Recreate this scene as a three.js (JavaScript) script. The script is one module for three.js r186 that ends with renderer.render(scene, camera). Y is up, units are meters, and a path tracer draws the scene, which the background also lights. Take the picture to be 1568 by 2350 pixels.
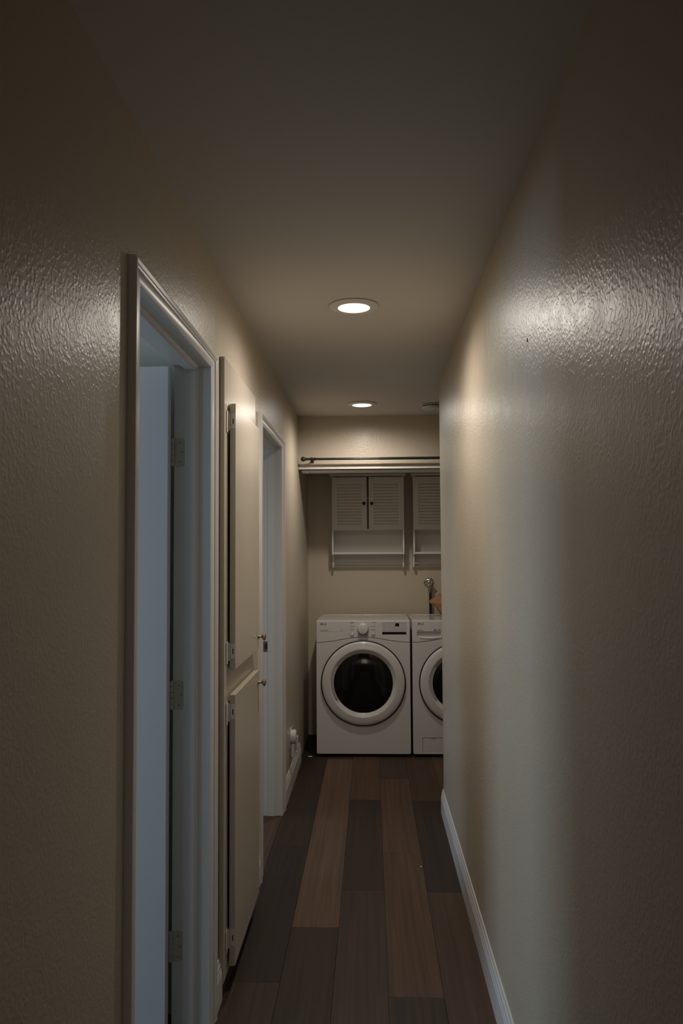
import * as THREE from 'three';
import { RoundedBoxGeometry } from 'three/addons/geometries/RoundedBoxGeometry.js';
import { mergeGeometries, toCreasedNormals } from 'three/addons/utils/BufferGeometryUtils.js';
import { RectAreaLightUniformsLib } from 'three/addons/lights/RectAreaLightUniformsLib.js';

// ---------------------------------------------------------------- camera, light, exposure
const scene = new THREE.Scene();
scene.background = new THREE.Color(0.0, 0.0, 0.0);
const camera = new THREE.PerspectiveCamera(2 * Math.atan(1175 / 1800) * 180 / Math.PI, 1568 / 2350, 0.05, 60);
camera.rotation.order = 'YXZ';
camera.position.set(0, 1.48, 0);
camera.rotation.set(0.049, 0.038, -0.0055);
const renderer = new THREE.WebGLRenderer({ antialias: true });
renderer.toneMapping = THREE.LinearToneMapping;
renderer.toneMappingExposure = 1.0;
renderer.shadowMap.enabled = true;
RectAreaLightUniformsLib.init();

const LAMP = new THREE.Color().setRGB(1.0, 0.915, 0.815);
const LAMP_POWER = 2.5;              // candela straight down
const DAY = new THREE.Color().setRGB(0.58, 0.78, 1.0);
const DAY_POWER_1 = 0.76, DAY_POWER_2 = 0.40;
const FILL = new THREE.Color().setRGB(1.0, 0.86, 0.70), FILL_POWER = 0.3;  // light from the unseen hall end behind the camera

// ---------------------------------------------------------------- helpers
let seed = 7;
function rnd() { seed = (seed * 1664525 + 1013904223) >>> 0; return seed / 4294967296; }
const used = {};
function numbered(n) { const k = used[n] = (used[n] ?? -1) + 1; return k ? n + '_' + String(k).padStart(3, '0') : n; }
function shade(m) { m.castShadow = true; m.receiveShadow = true; return m; }
function obj(name, geo, mat, parent) {
  const g = Array.isArray(geo) ? (geo.length > 1 ? mergeGeometries(geo.map(strip)) : geo[0]) : geo;
  const m = shade(new THREE.Mesh(g, mat));
  m.name = parent ? name : numbered(name);
  (parent ?? scene).add(m);
  return m;
}
function strip(g) {
  const n = g.index ? g.toNonIndexed() : g;
  for (const k of Object.keys(n.attributes)) if (!['position', 'normal', 'uv'].includes(k)) n.deleteAttribute(k);
  if (!n.attributes.uv) n.setAttribute('uv', new THREE.BufferAttribute(new Float32Array(n.attributes.position.count * 2), 2));
  return n;
}
function thing(name, label, category, pos = [0, 0, 0], group) {
  const o = new THREE.Group(); o.name = numbered(name); scene.add(o); o.position.set(...pos);
  o.userData = { label, category }; if (group) o.userData.group = group;
  return o;
}
function structGroup(name, label, pos = [0, 0, 0]) {
  const o = new THREE.Group(); o.name = name; scene.add(o); o.position.set(...pos);
  o.userData = { kind: 'structure', label }; return o;
}
function struct(name, geo, mat, label) { const m = obj(name, geo, mat); m.name = name; m.userData = { kind: 'structure', label }; return m; }
function bx(w, h, d, x, y, z, r = 0.002) {
  const rr = Math.min(r, w * 0.45, h * 0.45, d * 0.45);
  const g = rr > 1e-4 ? new RoundedBoxGeometry(w, h, d, 2, rr) : new THREE.BoxGeometry(w, h, d);
  return g.translate(x, y, z);
}
function span(x0, x1, y0, y1, z0, z1, r = 0.002) { return bx(Math.abs(x1 - x0), Math.abs(y1 - y0), Math.abs(z1 - z0), (x0 + x1) / 2, (y0 + y1) / 2, (z0 + z1) / 2, r); }
function poly(pts) { return new THREE.Shape(pts.map(p => new THREE.Vector2(...p))); }
function rect(x0, y0, x1, y1, P = THREE.Shape) { const s = new P(); s.moveTo(x0, y0); s.lineTo(x1, y0); s.lineTo(x1, y1); s.lineTo(x0, y1); s.closePath(); return s; }
function ext(shape, depth, bevel = 0, seg = 12) {
  return new THREE.ExtrudeGeometry(shape, { depth: depth - 2 * bevel, curveSegments: seg, bevelEnabled: bevel > 0, bevelSize: bevel, bevelThickness: bevel, bevelOffset: -bevel, bevelSegments: 2 }).translate(0, 0, bevel);
}
function tube(pts, r, seg = 24, rad = 10) { return new THREE.TubeGeometry(new THREE.CatmullRomCurve3(pts.map(p => new THREE.Vector3(...p))), seg, r, rad, false); }
function lathe(pts, seg = 48) { return new THREE.LatheGeometry(pts.map(p => new THREE.Vector2(...p)), seg); }
function cyl(r0, r1, h, seg = 24) { return new THREE.CylinderGeometry(r0, r1, h, seg); }

// tileable value noise
function tileNoise(fx, fy, s) {
  const t = new Float32Array(fx * fy); let q = s * 9301 + 49297;
  for (let i = 0; i < t.length; i++) { q = (q * 1664525 + 1013904223) >>> 0; t[i] = q / 4294967296; }
  return (u, v) => {
    const x = u * fx, y = v * fy; let xi = Math.floor(x), yi = Math.floor(y); let a = x - xi, b = y - yi;
    a = a * a * (3 - 2 * a); b = b * b * (3 - 2 * b);
    xi = ((xi % fx) + fx) % fx; yi = ((yi % fy) + fy) % fy; const xj = (xi + 1) % fx, yj = (yi + 1) % fy;
    return (t[yi * fx + xi] * (1 - a) + t[yi * fx + xj] * a) * (1 - b) + (t[yj * fx + xi] * (1 - a) + t[yj * fx + xj] * a) * b;
  };
}
function dataTex(w, h, f, srgb, metresX, metresY) {
  const d = new Uint8Array(w * h * 4);
  for (let j = 0; j < h; j++) for (let i = 0; i < w; i++) {
    const c = f(i / w, j / h), k = (j * w + i) * 4;
    for (let n = 0; n < 3; n++) d[k + n] = Math.max(0, Math.min(255, Math.round(255 * (Array.isArray(c) ? c[n] : c))));
    d[k + 3] = 255;
  }
  const t = new THREE.DataTexture(d, w, h, THREE.RGBAFormat);
  t.wrapS = t.wrapT = THREE.RepeatWrapping; t.magFilter = THREE.LinearFilter; t.minFilter = THREE.LinearMipmapLinearFilter; t.generateMipmaps = true;
  if (srgb) t.colorSpace = THREE.SRGBColorSpace;
  t.repeat.set(1 / metresX, 1 / metresY); t.needsUpdate = true;
  return t;
}

// ---------------------------------------------------------------- materials
const n1 = tileNoise(160, 160, 1), n2 = tileNoise(290, 290, 2), n3 = tileNoise(24, 24, 3), n4 = tileNoise(260, 260, 9);
const peel = dataTex(1024, 1024, (u, v) => {       // orange-peel roller and spray texture of the painted walls
  const a = n1(u, v), b = n2(u, v);
  const blob = Math.min(1, Math.max(0, (a * 0.65 + b * 0.35 - 0.38) * 2.6));
  return 0.12 + 0.62 * blob * blob * (3 - 2 * blob) + 0.14 * n4(u, v) + 0.12 * n3(u, v);
}, false, 1.0, 1.0);
const peelRough = dataTex(256, 256, (u, v) => 0.86 + 0.14 * n3(u, v), false, 1.0, 1.0);
const std = (rgb, roughness = 0.5, o = {}) => new THREE.MeshStandardMaterial({ color: new THREE.Color().setRGB(...rgb), roughness, ...o });
const phys = (rgb, roughness = 0.5, o = {}) => new THREE.MeshPhysicalMaterial({ color: new THREE.Color().setRGB(...rgb), roughness, ...o });
const M = {};
M.wall = std([0.56, 0.485, 0.38], 0.40, { bumpMap: peel, bumpScale: 0.0005, roughnessMap: peelRough });
M.ceiling = std([0.62, 0.59, 0.55], 0.85, { bumpMap: peel, bumpScale: 0.0003 });
M.trim = std([0.70, 0.69, 0.67], 0.36);
M.door = std([0.70, 0.70, 0.69], 0.34);
M.cupboard = std([0.55, 0.49, 0.40], 0.30);
M.room = std([0.60, 0.59, 0.56], 0.75);
M.enamel = phys([0.70, 0.69, 0.68], 0.22, { clearcoat: 0.6, clearcoatRoughness: 0.08 });
M.plastic = phys([0.70, 0.69, 0.67], 0.25, { clearcoat: 0.4, clearcoatRoughness: 0.12 });
M.recess = std([0.42, 0.41, 0.40], 0.4);
M.gasket = std([0.012, 0.012, 0.013], 0.5);
M.glass = phys([0.006, 0.006, 0.006], 0.07, { specularIntensity: 0.7 });
M.black = std([0.012, 0.012, 0.013], 0.38);
M.blackMetal = std([0.014, 0.014, 0.015], 0.35);
M.screen = phys([0.008, 0.007, 0.008], 0.12);
M.shelf = std([0.68, 0.66, 0.63], 0.42);
M.brass = std([0.42, 0.34, 0.22], 0.26, { metalness: 1 });
M.chrome = std([0.42, 0.41, 0.39], 0.24, { metalness: 1 });
M.steel = std([0.22, 0.22, 0.22], 0.4, { metalness: 0.8 });
M.hingeWhite = std([0.68, 0.66, 0.61], 0.4);
M.hingePaint = std([0.50, 0.48, 0.43], 0.42);
M.screw = std([0.25, 0.24, 0.22], 0.45, { metalness: 0.6 });
M.dark = std([0.02, 0.018, 0.016], 0.7);
M.toe = std([0.030, 0.020, 0.014], 0.55);
M.paint = std([0.62, 0.61, 0.59], 0.4);
M.rawWood = std([0.42, 0.27, 0.10], 0.7);
M.hose = std([0.014, 0.014, 0.014], 0.45);

// ---------------------------------------------------------------- setting: floor
const XL = -0.517, XR = 0.394, H = 2.435, TH = 0.108, ZH = -5.55, ZB = -6.38, ZE = -4.50, X0 = -3.5, X1 = 2.4, Z0 = 5.2, ZP = 1.6;
const g1 = tileNoise(70, 5, 11), g2 = tileNoise(160, 9, 12), g3 = tileNoise(16, 3, 13), g4 = tileNoise(300, 40, 14), g5 = tileNoise(7, 2, 15);
const grain = dataTex(1024, 1024, (u, v) => {
  const w = u + 0.030 * (g3(u, v) - 0.5) + 0.05 * (g5(u, v) - 0.5);
  const s = 0.42 * g1(w, v) + 0.3 * g2(w, v) + 0.18 * g3(u, v) + 0.10 * g4(u, v);
  const k = 0.78 + 0.34 * (s - 0.12), warm = 0.05 * (g3(u, v) - 0.5);
  return [k + warm, k, k - warm];
}, true, 0.72, 2.5);
const grainBump = dataTex(512, 512, (u, v) => 0.5 * g2(u, v) + 0.5 * g4(u, v), false, 0.72, 2.5);
const TONES = [[0.140, 0.092, 0.060], [0.046, 0.032, 0.024], [0.105, 0.064, 0.041], [0.066, 0.043, 0.029], [0.036, 0.025, 0.020], [0.080, 0.048, 0.030]]
  .map(c => phys([c[0] * 1.0, c[1] * 0.90, c[2] * 0.82], 0.55, { map: grain, specularIntensity: 0.55, bumpMap: grainBump, bumpScale: 0.0003 }));
const subfloor = struct('floor', span(X0 - 0.1, X1 + 0.1, -0.15, -0.006, ZB - 0.1, Z0 + 0.1, 0), M.dark, 'dark brown wood-look plank floor running along the hallway');
const PW = 0.1852, PL = 1.2425, plankGeos = [];
function plankGeo(w, l, uo, vo) {            // a thin board with chamfered upper edges
  const a = w / 2 - 0.0003, b = l / 2 - 0.0003, c = 0.0006, t = 0, m = -0.0008, bot = -0.006;
  const ring = (x, z, y) => [[-x, y, -z], [x, y, -z], [x, y, z], [-x, y, z]];
  const rings = [ring(a, b, bot), ring(a, b, m), ring(a - c, b - c, t)], pos = [], uv = [];
  const put = (...ps) => ps.forEach(p => { pos.push(...p); uv.push(p[0] + uo, p[2] + vo); });
  for (let r = 0; r < 2; r++) for (let i = 0; i < 4; i++) {
    const j = (i + 1) % 4, A = rings[r][i], B = rings[r][j], C = rings[r + 1][j], D = rings[r + 1][i];
    put(A, C, B, A, D, C);
  }
  const T = rings[2]; put(T[0], T[2], T[1], T[0], T[3], T[2]);
  const g = new THREE.BufferGeometry();
  g.setAttribute('position', new THREE.Float32BufferAttribute(pos, 3)); g.setAttribute('uv', new THREE.Float32BufferAttribute(uv, 2));
  g.computeVertexNormals(); return g;
}
for (let i = 0; i < 7; i++) plankGeos.push(plankGeo(PW, PL, i * 0.193, i * 0.61));
// tone of each board in view: column (edge at 0.230 is the start of column 1), first joint, tones going away from the camera
const COLS = { '-4': [-3.35, [1, 3, 2, 1]], '-3': [-2.76, [3, 3, 4, 1, 4]], '-2': [-3.155, [1, 1, 0, 0, 3]], '-1': [-3.497, [3, 3, 1, 2, 5]], '0': [-2.68, [1, 1, 2, 2, 3]], '1': [-3.485, [5, 5, 4, 5, 3]] };
for (let c = -17; c <= 11; c++) {
  const x = 0.0448 + PW * c + PW / 2;
  if (x < -2.1 || x > X1) continue;
  const preset = COLS[String(c)], first = preset ? preset[0] : -2.0 - rnd() * PL;
  let start = first; while (start < ZP) start += PL;
  for (let z = start; z > ZB; z -= PL) {
    let tone = Math.floor(rnd() * 6);
    if (preset?.[1]) { const k = Math.round((first - z) / PL) + 2; if (k >= 0 && k < preset[1].length) tone = preset[1][k]; }
    const z0 = Math.min(z, ZP), z1 = Math.max(z - PL, ZB - 0.05);
    if (z0 - z1 < 0.05) continue;
    const full = z0 - z1 > PL - 0.001, g = full ? plankGeos[Math.floor(rnd() * 7)] : plankGeo(PW, z0 - z1, rnd(), rnd());
    const p = obj('plank', g, TONES[tone], subfloor); p.position.set(x, 0, (z0 + z1) / 2);
  }
}

// ---------------------------------------------------------------- setting: walls and ceiling
struct('ceiling', bx(X1 - X0 + 0.2, 0.14, Z0 - ZB + 0.2, (X0 + X1) / 2, H + 0.07, (Z0 + ZB) / 2, 0), M.ceiling, 'smooth white ceiling with two recessed lights');
function turnLeft(g, x) { return g.rotateY(Math.PI / 2).translate(x, 0, 0); }   // shape drawn in (-z, y)
const D1 = { zno: -1.637, zni: -1.692, zfi: -2.465, zfo: -2.548, yi: 2.068, yo: 2.118 };
const D2 = { zno: -3.555, zni: -3.665, zfi: -4.445, zfo: -4.560, yi: 2.068, yo: 2.118 };
{
  const s = rect(-Z0, 0, -ZB, H);
  for (const d of [D1, D2]) s.holes.push(rect(-d.zni - 0.012, -0.01, -d.zfi + 0.012, d.yi + 0.012, THREE.Path));
  // openings reach the floor: draw the outline around them instead of as holes
  s.holes.length = 0;
  const o = [[-Z0, 0]];
  for (const d of [D1, D2]) o.push([-d.zni - 0.012, 0], [-d.zni - 0.012, d.yi + 0.012], [-d.zfi + 0.012, d.yi + 0.012], [-d.zfi + 0.012, 0]);
  o.push([-ZB, 0], [-ZB, H], [-Z0, H]);
  struct('wall_left', turnLeft(ext(poly(o), TH), XL - TH), M.wall, 'beige semi-gloss hallway wall with orange-peel texture, doors and a built-in cupboard');
}
const wallRight = (() => {
  const s = new THREE.Shape(), r = 0.02, x0 = XR, x1 = XR + TH;         // plan of the wall: its end turns into the passage with rounded corners
  s.moveTo(x0, -Z0); s.lineTo(x0, -ZE - r); s.quadraticCurveTo(x0, -ZE, x0 + r, -ZE); s.lineTo(X1, -ZE); s.lineTo(X1, -ZE - TH); s.lineTo(x1, -ZE - TH); s.lineTo(x1, -Z0); s.closePath();
  const g = ext(s, H, 0, 6).rotateX(-Math.PI / 2);
  return struct('wall_right', g, M.wall, 'long beige semi-gloss wall with orange-peel texture on the right');
})();
obj('nail_hole', new THREE.SphereGeometry(0.0045, 12, 8).scale(0.5, 1.2, 0.9).translate(XR, 2.003, -1.956), M.toe, wallRight);
{
  const o = [[XL, H], [X1, H], [X1, 0], [1.22, 0], [1.22, 2.062], [XL, 2.062]];
  const w = struct('wall_front', ext(poly(o), TH).translate(0, 0, ZH - TH), M.wall, 'beige header wall above the laundry alcove');
  obj('trim_strip', span(XL + 0.002, 1.22, 2.058, 2.072, ZH - 0.018, ZH + 0.005, 0.002), M.trim, w);
}
struct('wall_back', span(XL - TH, X1 + 0.1, 0, H, ZB - 0.1, ZB, 0), M.wall, 'beige back wall of the laundry alcove');
{ // uv in metres for the alcove's back wall
  const m = scene.getObjectByName('wall_back'), p = m.geometry.attributes.position, uv = m.geometry.attributes.uv;
  for (let i = 0; i < p.count; i++) uv.setXY(i, p.getX(i), p.getY(i));
}
struct('wall_alcove_right', span(1.22, 1.32, 0, H, ZB, ZH - TH, 0), M.wall, 'right side wall of the laundry alcove');
struct('wall_passage_end', span(X1, X1 + 0.1, 0, H, ZB, Z0, 0), M.wall, 'end wall of the side passage');
struct('wall_near', span(X0, X1, 0, H, Z0, Z0 + 0.1, 0), M.wall, 'hallway end wall behind the viewer');
// the two rooms behind the left wall
struct('wall_partition', span(X0, XL - TH, 0, H, -3.48, -2.565, 0), M.room, 'partition between the two side rooms');
struct('wall_room_back', span(X0, XL - TH, 0, H, ZB - 0.1, ZB + 0.0, 0), M.room, 'far wall of the second side room');
{
  const win = [[0.70, 2.20], [3.2, 4.9]];
  const s = rect(-Z0, 0, -ZB, H);
  for (const [a, b] of win) s.holes.push(rect(a, 0.9, b, 2.05, THREE.Path));
  struct('wall_outer', turnLeft(ext(s, 0.1), X0 - 0.1), M.room, 'outer wall of the side rooms with a window in each');
  win.forEach(([a, b], i) => {  // unseen windows, sized and placed to throw daylight through the doorways
    const g = structGroup('window_' + (i + 1), 'unseen daylit window with a glowing white blind, out of view in the side room');
    const zc = -(a + b) / 2, w = b - a, yc = 1.475, h = 1.15;
    const f = rect(-w / 2, -h / 2, w / 2, h / 2); f.holes.push(rect(-w / 2 + 0.05, -h / 2 + 0.05, w / 2 - 0.05, h / 2 - 0.05, THREE.Path));
    obj('window_frame', ext(f, 0.06, 0.003).rotateY(Math.PI / 2).translate(X0 - 0.09, yc, zc), M.trim, g);
    const pw = i ? DAY_POWER_2 : DAY_POWER_1;
    obj('blind', span(X0 - 0.07, X0 - 0.062, yc - h / 2 + 0.05, yc + h / 2 - 0.05, zc - w / 2 + 0.05, zc + w / 2 - 0.05, 0),
      std([0.5, 0.5, 0.5], 0.9, { emissive: DAY, emissiveIntensity: 0.6 }), g);
    const l = new THREE.RectAreaLight(DAY, pw * 10, w - 0.1, h - 0.1);
    l.position.set(X0 - 0.02, yc, zc); l.lookAt(0, yc, zc); l.name = 'daylight'; scene.add(l);
  });
}

{
  struct('wall_room_near', span(X0, XL - TH, 0, H, 1.2, 1.3, 0), M.room, 'near wall of the first side room');
  const g = structGroup('window_3', 'unseen window with a glowing cream blind behind the viewer, placed to light the near walls'), zc = Z0 - 0.01;  // out of view; kind and place chosen to light the near walls from behind
  const f = rect(-0.40, 0.95, 0.34, 2.05); f.holes.push(rect(-0.36, 0.99, 0.30, 2.01, THREE.Path));
  obj('window_frame', ext(f, 0.03, 0.002).translate(0, 0, zc - 0.02), M.trim, g);
  obj('blind', span(-0.36, 0.30, 0.99, 2.01, zc - 0.008, zc, 0), std([0.5, 0.5, 0.5], 0.9, { emissive: FILL, emissiveIntensity: 0.3 }), g);
  const l = new THREE.RectAreaLight(FILL, FILL_POWER * 10, 0.64, 1.0);
  l.position.set(-0.03, 1.5, zc - 0.03); l.lookAt(-0.03, 1.5, 0); l.name = 'unseen_end_light'; scene.add(l);
}

// ---------------------------------------------------------------- setting: door frames
const casingProfile = [[0, 0], [0, 0.008], [0.05, 0.0095], [0.12, 0.011], [0.50, 0.0115], [0.56, 0.0105], [0.60, 0.0135], [0.70, 0.0145], [0.74, 0.0165], [0.90, 0.0185], [0.97, 0.0175], [1, 0.0155], [1, 0]];
function casingPieces(d) {                // near leg, head, far leg; mitred at the corners
  const P = [[d.zni, 0], [d.zni, d.yi], [d.zfi, d.yi], [d.zfi, 0]];
  const W = [[d.zno - d.zni, 0], [d.zno - d.zni, d.yo - d.yi], [d.zfo - d.zfi, d.yo - d.yi], [d.zfo - d.zfi, 0]];
  const at = (i, q) => [XL + q[1], P[i][1] + W[i][1] * q[0], P[i][0] + W[i][0] * q[0]];
  return [0, 1, 2].map(i => {
    const pos = [];
    const quad = (A, B, C, D) => pos.push(...A, ...B, ...C, ...A, ...C, ...D);
    for (let k = 0; k < casingProfile.length - 1; k++) quad(at(i, casingProfile[k]), at(i + 1, casingProfile[k]), at(i + 1, casingProfile[k + 1]), at(i, casingProfile[k + 1]));
    for (const e of [i, i + 1]) for (let k = 1; k < casingProfile.length - 1; k++) {
      const a = at(e, casingProfile[0]), b = at(e, casingProfile[k]), c = at(e, casingProfile[k + 1]);
      e === i ? pos.push(...a, ...b, ...c) : pos.push(...a, ...c, ...b);
    }
    const g = new THREE.BufferGeometry(); g.setAttribute('position', new THREE.Float32BufferAttribute(pos, 3)); g.computeVertexNormals(); return toCreasedNormals(g, 0.5);
  });
}
function doorFrame(n, d, label) {
  const t = structGroup('trim_' + n, label);
  for (const g of casingPieces(d)) obj('casing', g, M.trim, t);
  const xr = XL - TH - 0.002, e = 0.012;
  obj('jamb', span(xr, XL + 0.001, 0, d.yi + e, d.zni + e, d.zni, 0.0015), M.trim, t);
  obj('jamb', span(xr, XL + 0.001, 0, d.yi + e, d.zfi - e, d.zfi, 0.0015), M.trim, t);
  obj('jamb', span(xr, XL + 0.001, d.yi, d.yi + e, d.zni, d.zfi, 0.0015), M.trim, t);
  // door stop: flat on the room side, rounded over towards the hallway
  const sx0 = -0.590, sx1 = -0.547;
  const prof = poly([[sx0, 0], [sx0, 0.011], [sx1 - 0.012, 0.011], [sx1 - 0.008, 0.0102], [sx1 - 0.004, 0.0072], [sx1, 0.0015], [sx1, 0]]);
  const leg = z => { const g = ext(prof, d.yi - 0.004); g.rotateX(-Math.PI / 2); return z < 0 ? flip(g.scale(1, 1, -1)) : g; };
  obj('stop', leg(-1).translate(0, 0.002, d.zfi), M.trim, t);
  obj('stop', leg(1).translate(0, 0.002, d.zni), M.trim, t);
  const hd = ext(prof, d.zni - d.zfi - 0.024).rotateX(Math.PI).translate(0, d.yi, d.zni - 0.012);
  obj('stop', hd, M.trim, t);
  return t;
}
const frame1 = doorFrame(1, D1, 'white moulded frame of the near open doorway');
const frame2 = doorFrame(2, D2, 'white moulded frame of the farther doorway before the laundry');
{ // strike plate on the far jamb of the second doorway
  const s = rect(-0.018, -0.029, 0.018, 0.029); s.holes.push(rect(-0.006, -0.014, 0.010, 0.014, THREE.Path));
  const p = obj('strike_plate', ext(s, 0.002, 0.0005).translate(-0.602, 0.94, D2.zfi), M.steel, frame2);
  p.userData.label = 'grey metal strike plate';
  obj('latch_hole', span(-0.609, -0.591, 0.926, 0.954, D2.zfi + 0.0001, D2.zfi + 0.0008, 0), M.dark, p);
}
{ // the near door, open into the room at a right angle to the hallway
  const t = structGroup('door_1', 'white flush door standing open into the near side room');
  const xh = -0.634, zf = D1.zfi + 0.045;
  obj('panel', span(xh - 0.755, xh, 0.014, 2.062, zf - 0.036, zf, 0.002), M.door, t);
  for (const y of [0.262, 1.03, 1.795]) {
    const h = new THREE.Group(); h.name = 'hinge'; t.add(h);
    const s = new THREE.Shape(), r = 0.021, hh = 0.045, w = 0.040;          // leaf with rounded free corners, painted over
    s.moveTo(0, -hh); s.lineTo(w - r, -hh); s.quadraticCurveTo(w, -hh, w, -hh + r); s.lineTo(w, hh - r); s.quadraticCurveTo(w, hh, w - r, hh); s.lineTo(0, hh); s.closePath();
    const leaf = obj('hinge_leaf', ext(s, 0.0022, 0.0006, 8).translate(XL - TH - 0.002, y, D1.zfi), M.hingePaint, h); leaf.name = 'leaf';
    const kn = [];
    for (let k = 0; k < 5; k++) kn.push(cyl(0.0055, 0.0055, 0.0165, 14).translate(-0.6295, y - 0.036 + k * 0.018, D1.zfi + 0.004));
    obj('knuckle', kn, M.hingePaint, h);
    const sc = [];
    for (const [dx, dy] of [[0.018, 0.031], [0.025, 0], [0.018, -0.031]]) sc.push(cyl(0.0026, 0.0026, 0.0008, 10).rotateX(Math.PI / 2).translate(XL - TH + dx, y + dy, D1.zfi + 0.0027));
    obj('screw', sc, M.screw, h);
  }
  for (const s of [1, -1]) {
    const k = obj('knob', lathe([[0, 0], [0.030, 0], [0.030, 0.006], [0.011, 0.009], [0.011, 0.03], [0.024, 0.038], [0.027, 0.05], [0.02, 0.06], [0, 0.063]], 24).rotateX(s * Math.PI / 2).translate(xh - 0.69, 0.94, s > 0 ? zf : zf - 0.036), M.brass, t);
    k.userData.label = 'brass door knob';
  }
}

// ---------------------------------------------------------------- setting: baseboards
const BH = 0.135;
const baseProf = [[0, 0], [0.0135, 0], [0.0135, 0.088], [0.0115, 0.094], [0.0115, 0.1], [0.009, 0.106], [0.0085, 0.116], [0.005, 0.123], [0.0045, 0.131], [0.003, 0.135], [0, 0.135]];
function baseRun(z0, z1, side) {         // against the left (+1) or right (-1) wall
  const g = ext(poly(baseProf.map(([a, b]) => [a, b])), z0 - z1);
  if (side > 0) return g.translate(XL, 0, z1);
  return g.scale(-1, 1, 1).translate(XR, 0, z1);
}
function flip(g) { const ix = g.index; const p = g.attributes.position; for (const k of ['position', 'normal', 'uv']) { const a = g.attributes[k], n = a.itemSize; for (let i = 0; i < p.count; i += 3) for (let c = 0; c < n; c++) { const t = a.array[(i + 1) * n + c]; a.array[(i + 1) * n + c] = a.array[(i + 2) * n + c]; a.array[(i + 2) * n + c] = t; } } return g; }
struct('baseboard_right', flip(baseRun(Z0, ZE - 0.012, -1)), M.trim, 'white moulded baseboard along the right wall');
{
  const t = structGroup('baseboard_left', 'white moulded baseboards along the left wall');
  obj('baseboard_run', baseRun(Z0, D1.zno, 1), M.trim, t);
  obj('baseboard_run', baseRun(D1.zfo, -2.648, 1), M.trim, t);
  obj('baseboard_run', baseRun(-3.362, D2.zno, 1), M.trim, t);
  obj('baseboard_run', baseRun(D2.zfo, -5.50, 1), M.trim, t);
  obj('baseboard_run', baseRun(-5.516, -5.575, 1), M.trim, t);
  const w = obj('shim', span(XL + 0.001, XL + 0.010, 0.0, BH - 0.012, -5.516, -5.50, 0.001), M.rawWood, t); w.userData.label = 'raw yellow wood showing in the joint';
}

// ---------------------------------------------------------------- built-in linen cupboard
function cabinetKnob() { return lathe([[0, 0], [0.0095, 0], [0.0100, 0.002], [0.0085, 0.004], [0.0050, 0.006], [0.0042, 0.012], [0.0048, 0.016], [0.0110, 0.020], [0.0155, 0.024], [0.0160, 0.027], [0.0130, 0.031], [0.0060, 0.034], [0, 0.0345]], 28).rotateZ(-Math.PI / 2); }
{
  const t = thing('linen_cupboard', 'tall beige built-in cupboard with two flush doors, one above the other, between the two doorways', 'cupboard', [XL, 0, -2.648]);
  const L = 0.715, fr = 0.018, y0 = 0.05, y1 = 2.148;                    // local: x out of the wall, z runs away from the camera as -z
  const s = rect(0, y0, L, y1);
  s.holes.push(rect(0.075, 1.09, L - 0.07, y1 - 0.15, THREE.Path), rect(0.075, 0.13, L - 0.07, 0.95, THREE.Path));
  obj('face_frame', ext(s, fr - 0.002, 0.001).rotateY(Math.PI / 2).translate(0.001, 0, 0), M.cupboard, t);
  obj('toe_kick', span(0, 0.012, 0.0, y0, -0.002, -L + 0.002, 0.001), M.toe, t);
  const gap = 0.006, th = 0.020, x0 = fr + gap;
  for (const [a, b, ky, hy] of [[1.072, 1.997, 1.125, [1.935, 1.135]], [0.075, 0.985, 0.938, [0.928, 0.17]]]) {
    const d = obj('door', span(x0, x0 + th, a, b, -0.066, -0.640, 0.0015), M.cupboard, t);
    const k = obj('knob', cabinetKnob().translate(x0 + th, ky, -0.606), M.brass, d); k.userData.label = 'tarnished brass knob';
    for (const y of hy) {
      // wrap hinge: plate screwed to the frame, knuckle, and a plate on the door's edge with a square cut-out
      const edge = rect(0.0025, -0.026, th - 0.002, 0.026); edge.holes.push(rect(th * 0.52, -0.010, th - 0.006, 0.008, THREE.Path));
      const gs = [ext(edge, 0.003, 0.0006).translate(x0, y, -0.0662),
        span(fr, fr + 0.0022, y - 0.042, y + 0.034, -0.032, -0.064, 0.001),
        cyl(0.0036, 0.0036, 0.062, 14).translate(fr + 0.0042, y - 0.002, -0.0615),
        span(x0 + 0.003, x0 + 0.0095, y - 0.014, y + 0.014, -0.0615, -0.0648, 0.001)];
      obj('hinge', gs, M.hingeWhite, d).userData.label = 'white painted wrap hinge';
      obj('hinge_slot_shade', span(x0 + th * 0.50, x0 + th - 0.005, y - 0.012, y + 0.010, -0.0662, -0.0645, 0), M.dark, d);  // dark inset: shade inside the cut-out put into its colour
    }
  }
}

// ---------------------------------------------------------------- recessed ceiling lights and smoke detector
function downlight(x, z, label) {
  const t = thing('ceiling_light', label, 'ceiling light', [x, H, z], 'recessed hallway lights');
  obj('trim_ring', lathe([[0.0625, -0.010], [0.066, -0.0115], [0.074, -0.0105], [0.090, -0.0055], [0.0950, -0.0052], [0.0958, -0.0045], [0.0958, -0.0005], [0.086, -0.0005], [0.0625, -0.0005], [0.0625, -0.010]], 64), M.ceilingTrim, t);
  const glow = obj('lens', lathe([[0, -0.0125], [0.03, -0.012], [0.055, -0.0105], [0.0622, -0.0085], [0.0622, -0.003], [0, -0.003]], 48), M.lens, t);
  glow.userData.label = 'glowing white lens';
  const l = new THREE.SpotLight(LAMP, LAMP_POWER, 0, Math.PI / 2 - 0.02, 1, 2);
  l.position.set(x, H - 0.045, z); l.target.position.set(x, 0, z); l.castShadow = true; l.shadow.radius = 1.6; l.name = 'lamp'; scene.add(l, l.target);
}
M.ceilingTrim = std([0.70, 0.68, 0.64], 0.4);
M.lens = std([0.8, 0.8, 0.8], 0.4, { emissive: new THREE.Color().setRGB(1, 0.97, 0.9), emissiveIntensity: 2.2 });
downlight(-0.062, -3.022, 'larger-looking nearer round recessed light in the hallway ceiling');
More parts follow.
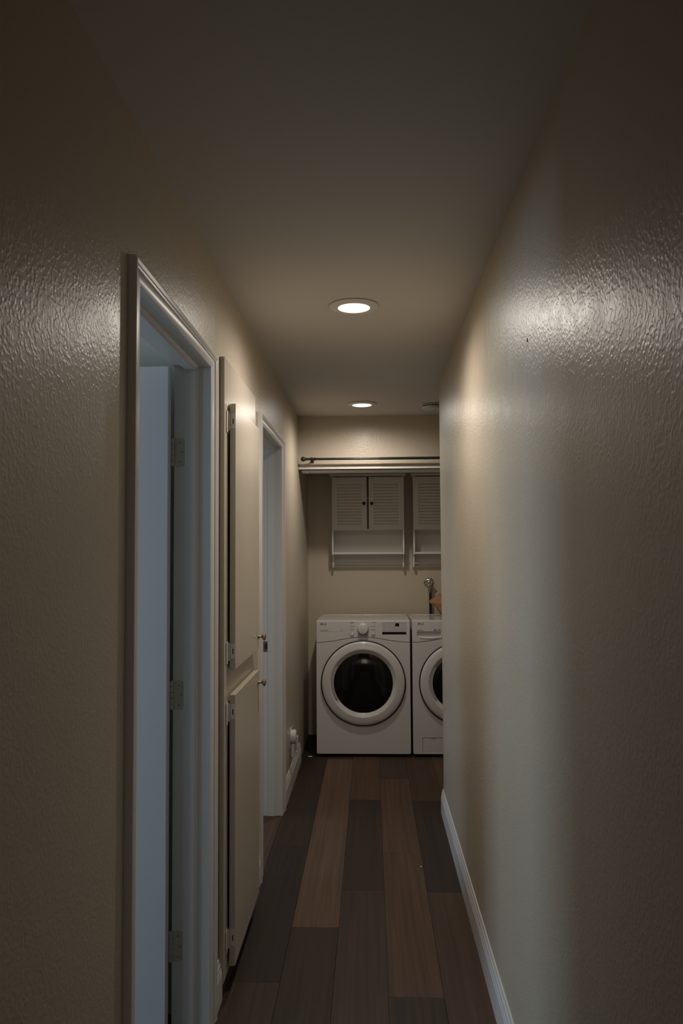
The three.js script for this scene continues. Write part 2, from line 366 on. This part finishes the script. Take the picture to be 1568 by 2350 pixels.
downlight(-0.056, -5.08, 'smaller-looking farther round recessed light in the ceiling in front of the laundry header');
{
  const t = thing('smoke_detector', 'round white smoke detector on the ceiling, partly hidden by the right wall', 'smoke detector', [0.402, H, -5.13]);
  obj('base', lathe([[0, 0], [0.066, 0], [0.066, -0.008], [0.062, -0.009], [0, -0.009]].reverse(), 48), M.paint, t);
  obj('cover', lathe([[0, -0.014], [0.058, -0.014], [0.0645, -0.016], [0.0645, -0.022], [0.058, -0.031], [0.04, -0.034], [0, -0.035]].reverse(), 48), M.paint, t);
  const v = [];
  for (let k = 0; k < 18; k++) { const a = k / 18 * Math.PI * 2; v.push(bx(0.012, 0.005, 0.004, 0, -0.0115, 0.058, 0).rotateY(a)); }
  obj('vent', v, M.dark, t);
  obj('vent_rib', lathe([[0.048, -0.009], [0.056, -0.009], [0.056, -0.014], [0.048, -0.014]].reverse(), 40), M.paint, t);
  obj('test_button', cyl(0.008, 0.008, 0.003, 20).translate(0.02, -0.0355, 0.01), M.plastic, t);
}

// ---------------------------------------------------------------- curtain rod and sliding-door track under the header
{
  const t = thing('curtain_rod', 'black metal curtain rod with a ball end across the header above the laundry', 'curtain rod', [0, 2.124, -5.488]);
  obj('rod', cyl(0.0082, 0.0082, 1.20, 20).rotateZ(Math.PI / 2).translate(0.140, 0, 0), M.blackMetal, t);
  obj('outer_rod', cyl(0.0096, 0.0096, 0.86, 20).rotateZ(Math.PI / 2).translate(0.49, 0, 0), M.blackMetal, t);
  for (const [x, s] of [[-0.477, 1], [0.95, -1]]) {
    obj('finial', lathe([[0, -0.0175], [0.006, -0.0168], [0.0125, -0.0125], [0.0168, -0.005], [0.0175, 0], [0.0168, 0.005], [0.0125, 0.0125], [0.0085, 0.0158], [0.0085, 0.019], [0.0105, 0.020], [0.0105, 0.026], [0.0085, 0.028], [0.0075, 0.034], [0.0072, 0.040]], 28).rotateZ(-s * Math.PI / 2).translate(x, 0, 0), M.blackMetal, t);
    const bxp = x + s * 0.060;
    const b = obj('bracket', [cyl(0.0115, 0.0115, 0.016, 20).rotateZ(Math.PI / 2).translate(bxp, 0, 0), span(bxp - 0.005, bxp + 0.005, -0.012, -0.004, 0, -0.058, 0.002), span(bxp - 0.011, bxp + 0.011, -0.022, 0.014, -0.0575, -0.062, 0.002),
      cyl(0.0105, 0.0105, 0.010, 20).rotateZ(Math.PI / 2).translate(bxp + s * 0.022, 0, 0)], M.blackMetal, t);
    b.userData.label = 'wall bracket holding the rod';
  }
}
{
  const t = thing('door_track', 'white metal sliding-door track under the header above the wall cabinets', 'door track', [0, 2.062, ZH - 0.03]);
  const prof = poly([[0, -0.0095], [0, -0.0245], [-0.004, -0.0245], [-0.004, -0.0125], [-0.036, -0.0125], [-0.036, -0.0205], [-0.039, -0.0205], [-0.039, -0.0125], [-0.072, -0.0125], [-0.072, -0.0245], [-0.076, -0.0245], [-0.076, -0.0095], [-0.046, -0.0095], [-0.046, 0], [-0.030, 0], [-0.030, -0.0095]]);
  // profile x becomes depth, extrusion runs along X
  const mk = (a, b) => { const g = ext(prof, b - a); const p = g.attributes.position, q = g.attributes.normal; for (let i = 0; i < p.count; i++) { const [x, y, z] = [p.getX(i), p.getY(i), p.getZ(i)]; p.setXYZ(i, z + a, y, x); const [nx, ny, nz] = [q.getX(i), q.getY(i), q.getZ(i)]; q.setXYZ(i, nz, ny, nx); } return flip(g); };
  obj('rail', mk(-0.495, 0.297), M.trim, t); obj('rail', mk(0.298, 1.2), M.trim, t);
  obj('roller_stop', bx(0.006, 0.008, 0.006, -0.455, -0.0275, -0.002, 0.001), M.paint, t);
}

// ---------------------------------------------------------------- laundry machines
function arcPanel(w, yb, yt, c, edge) {               // outline of the control panel: its lower edge arches over the door
  const pts = [];
  for (let i = 0; i <= 40; i++) { const u = -1 + i / 20; const k = Math.cos(Math.min(1, Math.abs(u) / 0.98) * Math.PI); pts.push([u * w / 2, yb + c * (0.5 + 0.5 * k)]); }
  return [pts, poly([...pts, [w / 2, yt], [-w / 2, yt]])];
}
function canvasTex(w, h, draw) {
  const c = document.createElement('canvas'); c.width = w; c.height = h;
  const x = c.getContext('2d'); x.clearRect(0, 0, w, h); draw(x, w, h);
  const t = new THREE.CanvasTexture(c); t.colorSpace = THREE.SRGBColorSpace; t.magFilter = THREE.LinearFilter; return t;
}
function roundMark(x, cx, cy, r) {                    // grey disc with a thin face mark
  x.fillStyle = '#4a4548'; x.beginPath(); x.arc(cx, cy, r, 0, 7); x.fill();
  x.strokeStyle = '#d8d4d0'; x.lineWidth = r * 0.16;
  x.beginPath(); x.arc(cx, cy, r * 0.72, 0.1, Math.PI * 1.5); x.stroke();
  x.beginPath(); x.moveTo(cx + r * 0.72, cy); x.lineTo(cx + r * 0.25, cy); x.stroke();
  x.beginPath(); x.moveTo(cx, cy - r * 0.4); x.lineTo(cx, cy + r * 0.36); x.lineTo(cx + r * 0.25, cy + r * 0.36); x.stroke();
  x.fillStyle = '#d8d4d0'; x.beginPath(); x.arc(cx - r * 0.33, cy - r * 0.3, r * 0.13, 0, 7); x.fill();
}
const PXM = 3000;                                     // print pixels per metre
function printMesh(parent, w, h, x, y, z, draw) {
  const g = new THREE.PlaneGeometry(w, h).translate(x, y, z);
  const tex = canvasTex(Math.round(w * PXM), Math.round(h * PXM), draw);
  const m = obj('print', g, new THREE.MeshStandardMaterial({ map: tex, transparent: true, roughness: 0.4 }), parent);
  m.castShadow = false; return m;
}
const rad = d => d * Math.PI / 180;
function doorParts(t, cy, r, rg) {
  // local z out of the machine; profile (radius, z)
  const k = r / 0.30;
  obj('door_seal', new THREE.TorusGeometry(r + 0.001, 0.0062, 12, 96).scale(1, 1, 1.6).translate(0, cy, 0.006), M.gasket, t);
  const d = obj('door', lathe([[r - 0.006, 0.004], [r - 0.0015, 0.008], [r, 0.014], [r - 0.002, 0.020], [r - 0.008, 0.0255], [r - 0.018, 0.0295], [r - 0.034, 0.0325], [rg + 0.033, 0.0345], [rg + 0.029, 0.0340], [rg + 0.026, 0.0320], [rg + 0.004, 0.0120], [rg + 0.001, 0.0090], [rg - 0.001, 0.006]], 96).rotateX(Math.PI / 2).scale(1, 1, 0.82).translate(0, cy, 0), M.plastic, t);
  const glass = [];
  for (let i = 0; i <= 14; i++) { const a = i / 14; glass.push([rg * a, 0.008 + 0.020 * Math.sqrt(1 - a * a * 0.98) - 0.003]); }
  const gl = obj('door_glass', lathe(glass.reverse(), 72).rotateX(Math.PI / 2).translate(0, cy, 0), M.glass, d); gl.userData.label = 'dark tinted round glass';
  // finger grip: a crescent scooped out of the ring's inner slope at the left
  const s = new THREE.Shape(), a0 = rad(150), a1 = rad(210), ri = rg + 0.004, ro = rg + 0.024;
  s.absarc(0, 0, ro, a0, a1, false); s.absarc(0.016, 0, ri + 0.012, a1 + 0.02, a0 - 0.02, true);
  const gr = ext(s, 0.003, 0.0008, 24).rotateY(-rad(0)).translate(0, cy, 0.0198);
  obj('door_grip', gr, M.recess, d);
  return d;
}
function machine(name, label, x, kind) {
  const t = thing(name, label, kind === 'dryer' ? 'dryer' : 'washing machine', [x, 0, -5.70]);
  const W = 0.676, Hh = 0.978, D = 0.575, cy = 0.527, r = kind === 'dryer' ? 0.299 : 0.286, rg = kind === 'dryer' ? 0.212 : 0.196;
  obj('cabinet', span(-W / 2, W / 2, 0.022, 0.955, -0.012, -D, 0.008), M.enamel, t);
  const [low, upper] = arcPanel(W, 0.8165, Hh - 0.006, 0.037);
  const front = new THREE.Shape(); const q = 0.014;
  front.moveTo(-W / 2, 0.022 + q); front.quadraticCurveTo(-W / 2, 0.022, -W / 2 + q, 0.022); front.lineTo(W / 2 - q, 0.022); front.quadraticCurveTo(W / 2, 0.022, W / 2, 0.022 + q);
  for (const p of [...low].reverse()) front.lineTo(p[0], p[1] - 0.0022);
  front.closePath();
  const h = new THREE.Path(); h.absarc(0, cy, r - 0.02, 0, Math.PI * 2, true); front.holes.push(h);
  if (kind === 'washer') front.holes.push(rect(-0.27, 0.036, -0.02, 0.138, THREE.Path));
  obj('front_panel', ext(front, 0.016, 0.0025, 64).translate(0, 0, -0.0165), M.enamel, t);
  if (kind === 'washer') {
    const a = rect(-0.2685, 0.0375, -0.0215, 0.1365); a.holes.push(rect(-0.205, 0.126, -0.178, 0.1366 - 0.002, THREE.Path));
    const hatch = obj('access_hatch', ext(a, 0.014, 0.0016).translate(0, 0, -0.0165), M.enamel, t);
    obj('latch', span(-0.203, -0.180, 0.127, 0.133, -0.014, -0.003, 0.001), M.recess, hatch);
  }
  // top: tray with a raised rim
  const ts = rect(-W / 2, 0, W / 2, D); ts.holes.push(rect(-W / 2 + 0.035, 0.03, W / 2 - 0.035, D - 0.035, THREE.Path));
  obj('top_panel', [ext(ts, 0.016, 0.005).rotateX(-Math.PI / 2).translate(0, Hh - 0.021, -0.002), span(-W / 2 + 0.02, W / 2 - 0.02, Hh - 0.03, Hh - 0.0075, -0.02, -D + 0.02, 0.001)], M.enamel, t);
  const cp = obj('control_panel', (() => {
    if (kind === 'washer') { const sl = new THREE.Path(); sl.moveTo(-0.301, 0.891); sl.lineTo(-0.131, 0.891); sl.lineTo(-0.131, 0.868); sl.quadraticCurveTo(-0.132, 0.850, -0.155, 0.850); sl.lineTo(-0.277, 0.850); sl.quadraticCurveTo(-0.300, 0.850, -0.301, 0.868); sl.closePath(); upper.holes.push(sl); }
    return ext(upper, 0.019, 0.004, 12).translate(0, 0, -0.0175);
  })(), M.plastic, t);
  doorParts(t, cy, r, rg);
  const zp = 0.0021, kx = kind === 'dryer' ? 0 : 0.02, ky = 0.914;
  // dial
  const well = obj('dial_well', ext((() => { const s = new THREE.Shape(); s.moveTo(-0.034, 0); s.lineTo(-0.034, -0.038); s.quadraticCurveTo(-0.034, -0.048, -0.024, -0.048); s.lineTo(0.024, -0.048); s.quadraticCurveTo(0.034, -0.048, 0.034, -0.038); s.lineTo(0.034, 0); s.closePath(); return s; })(), 0.0012, 0.0004).translate(kx, ky - 0.008, 0.0012), M.recess, t);
  const dial = obj('dial', lathe([[0.0415, 0], [0.0415, 0.003], [0.039, 0.004], [0.0385, 0.020], [0.036, 0.0245], [0.031, 0.026], [0.0295, 0.0255], [0.012, 0.0275], [0, 0.028]].reverse(), 48).rotateX(Math.PI / 2).scale(1, 1, 1).translate(kx, ky, 0.0015), M.plastic, t);
  obj('dial_ring', new THREE.TorusGeometry(0.041, 0.0014, 8, 64).translate(kx, ky, 0.0035), M.recess, dial);
  for (const bxx of [-0.079, 0.075]) {
    const b = obj('button', lathe([[0.0125, 0], [0.0122, 0.004], [0.0095, 0.0058], [0, 0.0052]].reverse(), 28).rotateX(Math.PI / 2).translate(kx + bxx, 0.8745, 0.0015), M.plastic, t);
    obj('button_ring', new THREE.TorusGeometry(0.0130, 0.0008, 6, 40).translate(kx + bxx, 0.8745, 0.0022), M.recess, b);
  }
  // display: pale print field, small dark screen, dark strip
  const dx = kx + (kind === 'dryer' ? 0 : 0.005);
  const disp = obj('display', span(dx + 0.137, dx + 0.312, 0.8735, 0.960, 0.0005, 0.0026, 0.0006), std([0.56, 0.555, 0.56], 0.3), t);
  obj('screen', span(dx + 0.233, dx + 0.261, 0.931, 0.954, 0.0015, 0.0030, 0.0003), M.screen, disp);
  obj('touch_strip', span(dx + 0.138, dx + 0.311, 0.8745, 0.8915, 0.0015, 0.0030, 0.0003), M.screen, disp);
  const X = (v) => (v + W / 2) * PXM, Y = (v) => (Hh - v) * PXM;
  printMesh(cp, W, 0.12, 0, Hh - 0.06, zp, (c) => {
    const lx = kind === 'dryer' ? -0.300 : -0.290, ly = 0.9485;
    roundMark(c, X(lx), Y(ly), 0.0085 * PXM);
    c.fillStyle = '#4a4548'; c.font = 'bold ' + Math.round(0.0185 * PXM) + 'px sans-serif'; c.textBaseline = 'middle'; c.textAlign = 'left';
    c.fillText('LG', X(lx + 0.0115), Y(ly));
    c.strokeStyle = 'rgba(80,74,74,0.75)'; c.lineWidth = 3;
    const bar = (x0, y0, w, h = 0.0032, a = 0.5) => { c.fillStyle = `rgba(70,66,66,${a})`; c.fillRect(X(x0), Y(y0), w * PXM, h * PXM); };
    if (kind === 'dryer') {
      c.font = Math.round(0.0125 * PXM) + 'px sans-serif'; c.fillText('SensorDry', X(-0.309), Y(0.9035));
      c.beginPath(); c.moveTo(X(-0.309), Y(0.8945)); c.lineTo(X(-0.149), Y(0.8945)); c.stroke();
      c.strokeStyle = 'rgba(80,74,74,0.6)'; c.strokeRect(X(-0.159), Y(0.913), 0.009 * PXM, 0.013 * PXM);
      bar(-0.107, 0.8775, 0.006, 0.006, 0.45); bar(-0.109, 0.868, 0.009, 0.003, 0.45);
    } else {
      bar(-0.301, 0.907, 0.028, 0.0024, 0.4); bar(-0.301, 0.902, 0.048, 0.0034, 0.55);
      c.save(); c.translate(X(-0.172), Y(0.9045)); c.rotate(-0.45); c.lineWidth = 0.0042 * PXM; c.strokeStyle = '#4a4548';
      c.beginPath(); c.ellipse(0, 0, 0.0078 * PXM, 0.0045 * PXM, 0, 0.5, Math.PI * 1.75); c.stroke(); c.restore();
      c.fillStyle = '#5a5558'; c.font = Math.round(0.0115 * PXM) + 'px sans-serif'; c.fillText('A', X(-0.158), Y(0.9045));
      c.fillStyle = 'rgba(110,106,106,0.55)'; c.fillRect(X(-0.147), Y(0.9095), 0.013 * PXM, 0.010 * PXM);
    }
    // programme marks around the dial with their bracket lines
    c.lineWidth = 2; c.strokeStyle = 'rgba(80,74,74,0.55)';
    for (const s of [-1, 1]) {
      const e = kx + s * 0.091;
      for (const [u, v] of [[0.957, 0.940], [0.928, 0.918], [0.908, 0.893]]) { c.beginPath(); c.moveTo(X(e), Y(u)); c.lineTo(X(e), Y(v)); c.stroke(); }
      const L = s < 0 ? [0.026, 0.030, 0.022, 0.014] : [0.024, 0.032, 0.030, 0.020];
      [0.962, 0.933, 0.911, 0.891].forEach((y, i) => bar(s < 0 ? e + 0.001 : e - L[i] - 0.001, y, L[i], 0.0034, 0.5));
      if (s < 0) bar(e + 0.001, 0.956, 0.02, 0.003, 0.42); else bar(e - 0.026, 0.9055, 0.022, 0.003, 0.42);
    }
    c.strokeStyle = 'rgba(70,66,66,0.8)'; c.lineWidth = 3; c.beginPath(); c.arc(X(kx - 0.079), Y(0.8745), 0.0045 * PXM, -1.0, 4.2); c.stroke();
  });
  printMesh(disp, 0.172, 0.062, dx + 0.2245, 0.9275, 0.00265, (c, w, hh) => {
    c.fillStyle = 'rgba(60,58,60,0.85)'; c.fillRect(0, 4, w, 4);
    for (let i = 0; i < 5; i++) { if (i === 3) continue; for (let j = 0; j < 3; j++) { c.fillStyle = 'rgba(80,78,82,0.5)'; c.fillRect(w * (0.08 + 0.19 * i), hh * (0.24 + 0.14 * j), w * 0.05, 4); } }
    for (let i = 0; i < 5; i++) { c.fillStyle = 'rgba(80,78,82,0.5)'; c.fillRect(w * (0.06 + 0.19 * i), hh * 0.88, w * 0.10, 5); }
  });
  obj('icon', kind === 'dryer' ? [bx(0.0026, 0.006, 0.0006, kx + 0.0735, 0.8745, 0.0073, 0), new THREE.CircleGeometry(0.0035, 3).translate(kx + 0.0765, 0.8745, 0.0074)] : [bx(0.0026, 0.006, 0.0006, kx + 0.0735, 0.8745, 0.0073, 0)], M.black, t);
  if (kind === 'washer') {           // dispenser drawer with a scooped handle
    const dr = obj('detergent_drawer', [span(-0.310, -0.120, 0.838, 0.903, -0.030, -0.019, 0.002)], M.recess, t);
    dr.userData.label = 'grey scooped drawer handle';
    obj('drawer_lip', tube([[-0.292, 0.8555, -0.001], [-0.275, 0.8485, 0.0016], [-0.157, 0.8485, 0.0016], [-0.139, 0.8555, -0.001]], 0.0032, 40, 8), M.plastic, t);
  }
  for (const sx of [-1, 1]) for (const zz of [-0.06, -D + 0.05]) obj('foot', lathe([[0, 0], [0.024, 0], [0.024, 0.008], [0.010, 0.012], [0.010, 0.026]], 20).translate(sx * (W / 2 - 0.05), 0.0, zz), M.black, t);
  return t;
}
machine('dryer', 'white front-loading dryer with a centre dial, fully in view in the alcove', -0.066, 'dryer');
machine('washing_machine', 'white front-loading washer with a drawer handle and lower hatch, half hidden by the right wall', 0.626, 'washer');

// ---------------------------------------------------------------- louvred wall cabinets
function wallCabinet(x, label) {
  const t = thing('wall_cabinet', label, 'wall cabinet', [x, 1.339, ZB], 'louvred cabinets over the machines');
  const W = 0.584, D = 0.165, T = 0.015, HT = 0.747;                    // local: y up from the lower end, z out of the wall
  const zf = D;                                                         // carcass front; doors lie on it
  const side = poly([[0, 0], [0.075, 0], [0.085, 0.012], [0.088, 0.085], [0.105, 0.106], [D, 0.108], [D, HT - 0.014], [0, HT - 0.014]]);
  for (const s of [-1, 1]) obj('side_panel', ext(side, T - 0.002, 0.001).rotateY(-Math.PI / 2).translate(s * (W / 2 - T / 2 - 0.004) + T / 2 - 0.001, 0, 0), M.shelf, t);
  obj('back_panel', span(-W / 2 + T, W / 2 - T, 0.002, HT - 0.014, 0.0005, 0.008, 0.001), M.shelf, t);
  obj('top_board', [span(-W / 2 - 0.010, W / 2 + 0.010, HT - 0.010, HT, 0, D + 0.036, 0.003), span(-W / 2 - 0.004, W / 2 + 0.004, HT - 0.018, HT - 0.010, 0, D + 0.026, 0.003)], M.shelf, t);
  obj('shelf', span(-W / 2 + T + 0.004, W / 2 - T - 0.004, 0.300, 0.315, 0.008, D - 0.002, 0.0015), M.shelf, t);
  obj('shelf', span(-W / 2 + T + 0.004, W / 2 - T - 0.004, 0.110, 0.1265, 0.008, D - 0.002, 0.0015), M.shelf, t);
  obj('rail', cyl(0.006, 0.006, W - 2 * T - 0.006, 14).rotateZ(Math.PI / 2).translate(0, 0.036, 0.060), M.shelf, t);
  const dw = 0.278, dh = 0.418, y0 = 0.304, dt = 0.018;
  for (const s of [-1, 1]) {
    const cx = s * (0.0075 + dw / 2), fs = rect(-dw / 2, 0, dw / 2, dh), sx = 0.043, sy0 = 0.040, sy1 = 0.042;
    fs.holes.push(rect(-dw / 2 + sx, sy0, dw / 2 - sx, dh - sy1, THREE.Path));
    const d = obj('door', ext(fs, dt - 0.003, 0.0015).translate(cx, y0, zf + 0.003), M.shelf, t);
    const n = 14, pitch = (dh - sy0 - sy1) / n;
    for (let k = 0; k < n; k++) obj('slat', slatGeo.clone().rotateX(0.42).translate(cx, y0 + sy0 + pitch * (k + 0.5), zf + 0.010), M.shelf, d);
    obj('knob', lathe([[0, 0], [0.0062, 0], [0.0055, 0.006], [0.0075, 0.010], [0.0128, 0.014], [0.0135, 0.019], [0.0105, 0.024], [0, 0.0255]].reverse(), 28).rotateX(Math.PI / 2).translate(s * (0.0075 + 0.0235), y0 + 0.206, zf + dt + 0.002), M.black, d);
  }
  obj('catch', bx(0.012, 0.008, 0.012, 0, y0 + 0.248, zf - 0.004, 0.001), M.paint, t);
  return t;
}
const slatGeo = bx(0.194, 0.0285, 0.0055, 0, 0, 0, 0.0018);
wallCabinet(-0.027, 'white louvred wall cabinet with two doors and black knobs, fully in view over the dryer');
wallCabinet(0.617, 'white louvred wall cabinet over the washer, cut off by the right wall');

// ---------------------------------------------------------------- water valve with hose, paper bag, plug-in, scraps
{
  const t = thing('water_valve', 'chrome shut-off valve with a black hose on the back wall behind the washer', 'valve', [0.462, 1.215, ZB]); t.scale.setScalar(1.2);
  obj('escutcheon', lathe([[0, 0.012], [0.018, 0.012], [0.030, 0.006], [0.034, 0.001], [0.034, 0]].reverse(), 32).rotateX(Math.PI / 2), M.chrome, t);
  obj('body', [cyl(0.013, 0.013, 0.055, 20).rotateX(Math.PI / 2).translate(0, 0, 0.03), cyl(0.016, 0.016, 0.030, 6).rotateX(Math.PI / 2).translate(0, 0, 0.035), cyl(0.012, 0.012, 0.045, 18).translate(0.004, -0.026, 0.045)], M.chrome, t);
  const s = new THREE.Shape(); for (let i = 0; i <= 40; i++) { const a = i / 40 * Math.PI * 2, r = 0.027 + 0.004 * Math.cos(a * 5); i ? s.lineTo(r * Math.cos(a), r * 0.8 * Math.sin(a)) : s.moveTo(r, 0); }
  for (let k = 0; k < 5; k++) { const h = new THREE.Path(), a = k / 5 * 6.2832 + 0.6; h.absarc(0.014 * Math.cos(a), 0.011 * Math.sin(a), 0.0045, 0, 6.2832, true); s.holes.push(h); }
  obj('handle', ext(s, 0.006, 0.002, 10).translate(-0.004, 0.006, 0.062), M.chrome, t);
  obj('nut', cyl(0.0165, 0.0145, 0.026, 6).translate(0.004, -0.050, 0.045), M.chrome, t);
  obj('hose', tube([[0.004, -0.060, 0.045], [0.0045, -0.12, 0.046], [0.005, -0.22, 0.046], [0.006, -0.32, 0.046], [0.010, -0.48, 0.045], [0.03, -0.62, 0.045]], 0.0088, 48, 12), M.hose, t);
}
{
  const t = thing('paper_bag', 'crumpled brown paper bag lying on top of the washer by the right wall', 'paper bag', [0.426, 0.978, -6.08]);
  // crumpled sleeve, mouth towards the dryer, folded in facets
  const rings = 9, nr = 14, out = [], noise = tileNoise(9, 7, 77);
  const P = (i, j, inset) => {
    const u = i / (rings - 1), a = j / nr * Math.PI * 2;
    const q = 0.80 + 0.42 * noise(j / nr, u * 0.9) - inset, sn = Math.sin(a);
    const w = 0.050 + 0.060 * Math.min(1, u * 1.8);
    const up = 0.010 + 0.056 * Math.min(1, u * 4.5), down = 0.008 + 0.120 * Math.min(1, Math.max(0, u - 0.02) * 4.2);
    const back = (1 - u) * (1 - u) * (0.035 * Math.max(0, -sn) + 0.022 * noise(j / nr + 0.3, 0.4));
    return [0.006 + u * 0.31 + back + 0.4 * inset * (1 - u), Math.max(0.0025, 0.098 + (sn > 0 ? up : down) * q * sn), w * q * Math.cos(a)];
  };
  const tri = (A, B, C) => out.push(...A, ...B, ...C);
  for (const ins of [0, 0.05]) for (let i = 0; i < rings - 1; i++) for (let j = 0; j < nr; j++) {
    const A = P(i, j, ins), B = P(i, j + 1, ins), C = P(i + 1, j + 1, ins), D = P(i + 1, j, ins);
    tri(A, B, C); tri(A, C, D);
  }
  for (let j = 0; j < nr; j++) {
    const A = P(0, j, 0), B = P(0, j + 1, 0), C = P(0, j + 1, 0.05), D = P(0, j, 0.05); tri(A, B, C); tri(A, C, D);
    tri(P(rings - 1, j, 0), P(rings - 1, j + 1, 0), [0.33, 0.08, 0]);
  }
  const g = new THREE.BufferGeometry(); g.setAttribute('position', new THREE.Float32BufferAttribute(out, 3)); g.computeVertexNormals();
  obj('bag', g, std([0.32, 0.175, 0.085], 0.8, { side: THREE.DoubleSide }), t);
}
{
  const t = thing('wall_plug', 'white round plug-in device with a flat adapter hanging below it, low on the left wall', 'plug', [XL, 0.327, -4.93]);
  obj('cover_plate', bx(0.005, 0.115, 0.072, 0.0025, -0.01, 0, 0.002), M.paint, t);
  obj('drum', lathe([[0, 0.041], [0.034, 0.041], [0.039, 0.039], [0.041, 0.035], [0.041, 0.006], [0.038, 0.005], [0, 0.005]].reverse(), 40).rotateZ(-Math.PI / 2).translate(0, 0, 0), M.plastic, t);
  obj('tab', bx(0.006, 0.026, 0.010, 0, 0, 0, 0.002).rotateZ(-0.4).translate(0.013, 0.052, 0), M.plastic, t);
  obj('adapter', [bx(0.022, 0.085, 0.040, 0.020, -0.085, -0.004, 0.004), bx(0.008, 0.118, 0.042, 0.046, -0.060, -0.006, 0.003), bx(0.024, 0.010, 0.030, 0.034, -0.110, -0.005, 0.002)], M.paint, t);
}
function scrap(name, label, x, z, s, rot) {
  const g = new THREE.IcosahedronGeometry(s, 1), p = g.attributes.position, n = tileNoise(5, 5, 31);
  for (let i = 0; i < p.count; i++) { const k = 0.7 + 0.6 * n(p.getX(i) / s * 0.5 + 0.5, p.getZ(i) / s * 0.5 + 0.5); p.setXYZ(i, p.getX(i) * k * 1.7, p.getY(i) * 0.35 * k, p.getZ(i) * k); }
  g.computeVertexNormals(); g.rotateY(rot); g.computeBoundingBox();
  const m = obj(name, g.translate(0, -g.boundingBox.min.y, 0), M.paint); m.position.set(x, 0, z); m.userData = { label, category: 'scrap' };
}
scrap('paper_scrap', 'small white paper scrap on the floor beside the dryer and the left wall', -0.452, -5.70, 0.010, 0.2);
scrap('lint_scrap', 'tiny white fleck on the dark plank floor in mid hallway', 0.221, -3.758, 0.0035, 0.9);

renderer.render(scene, camera);
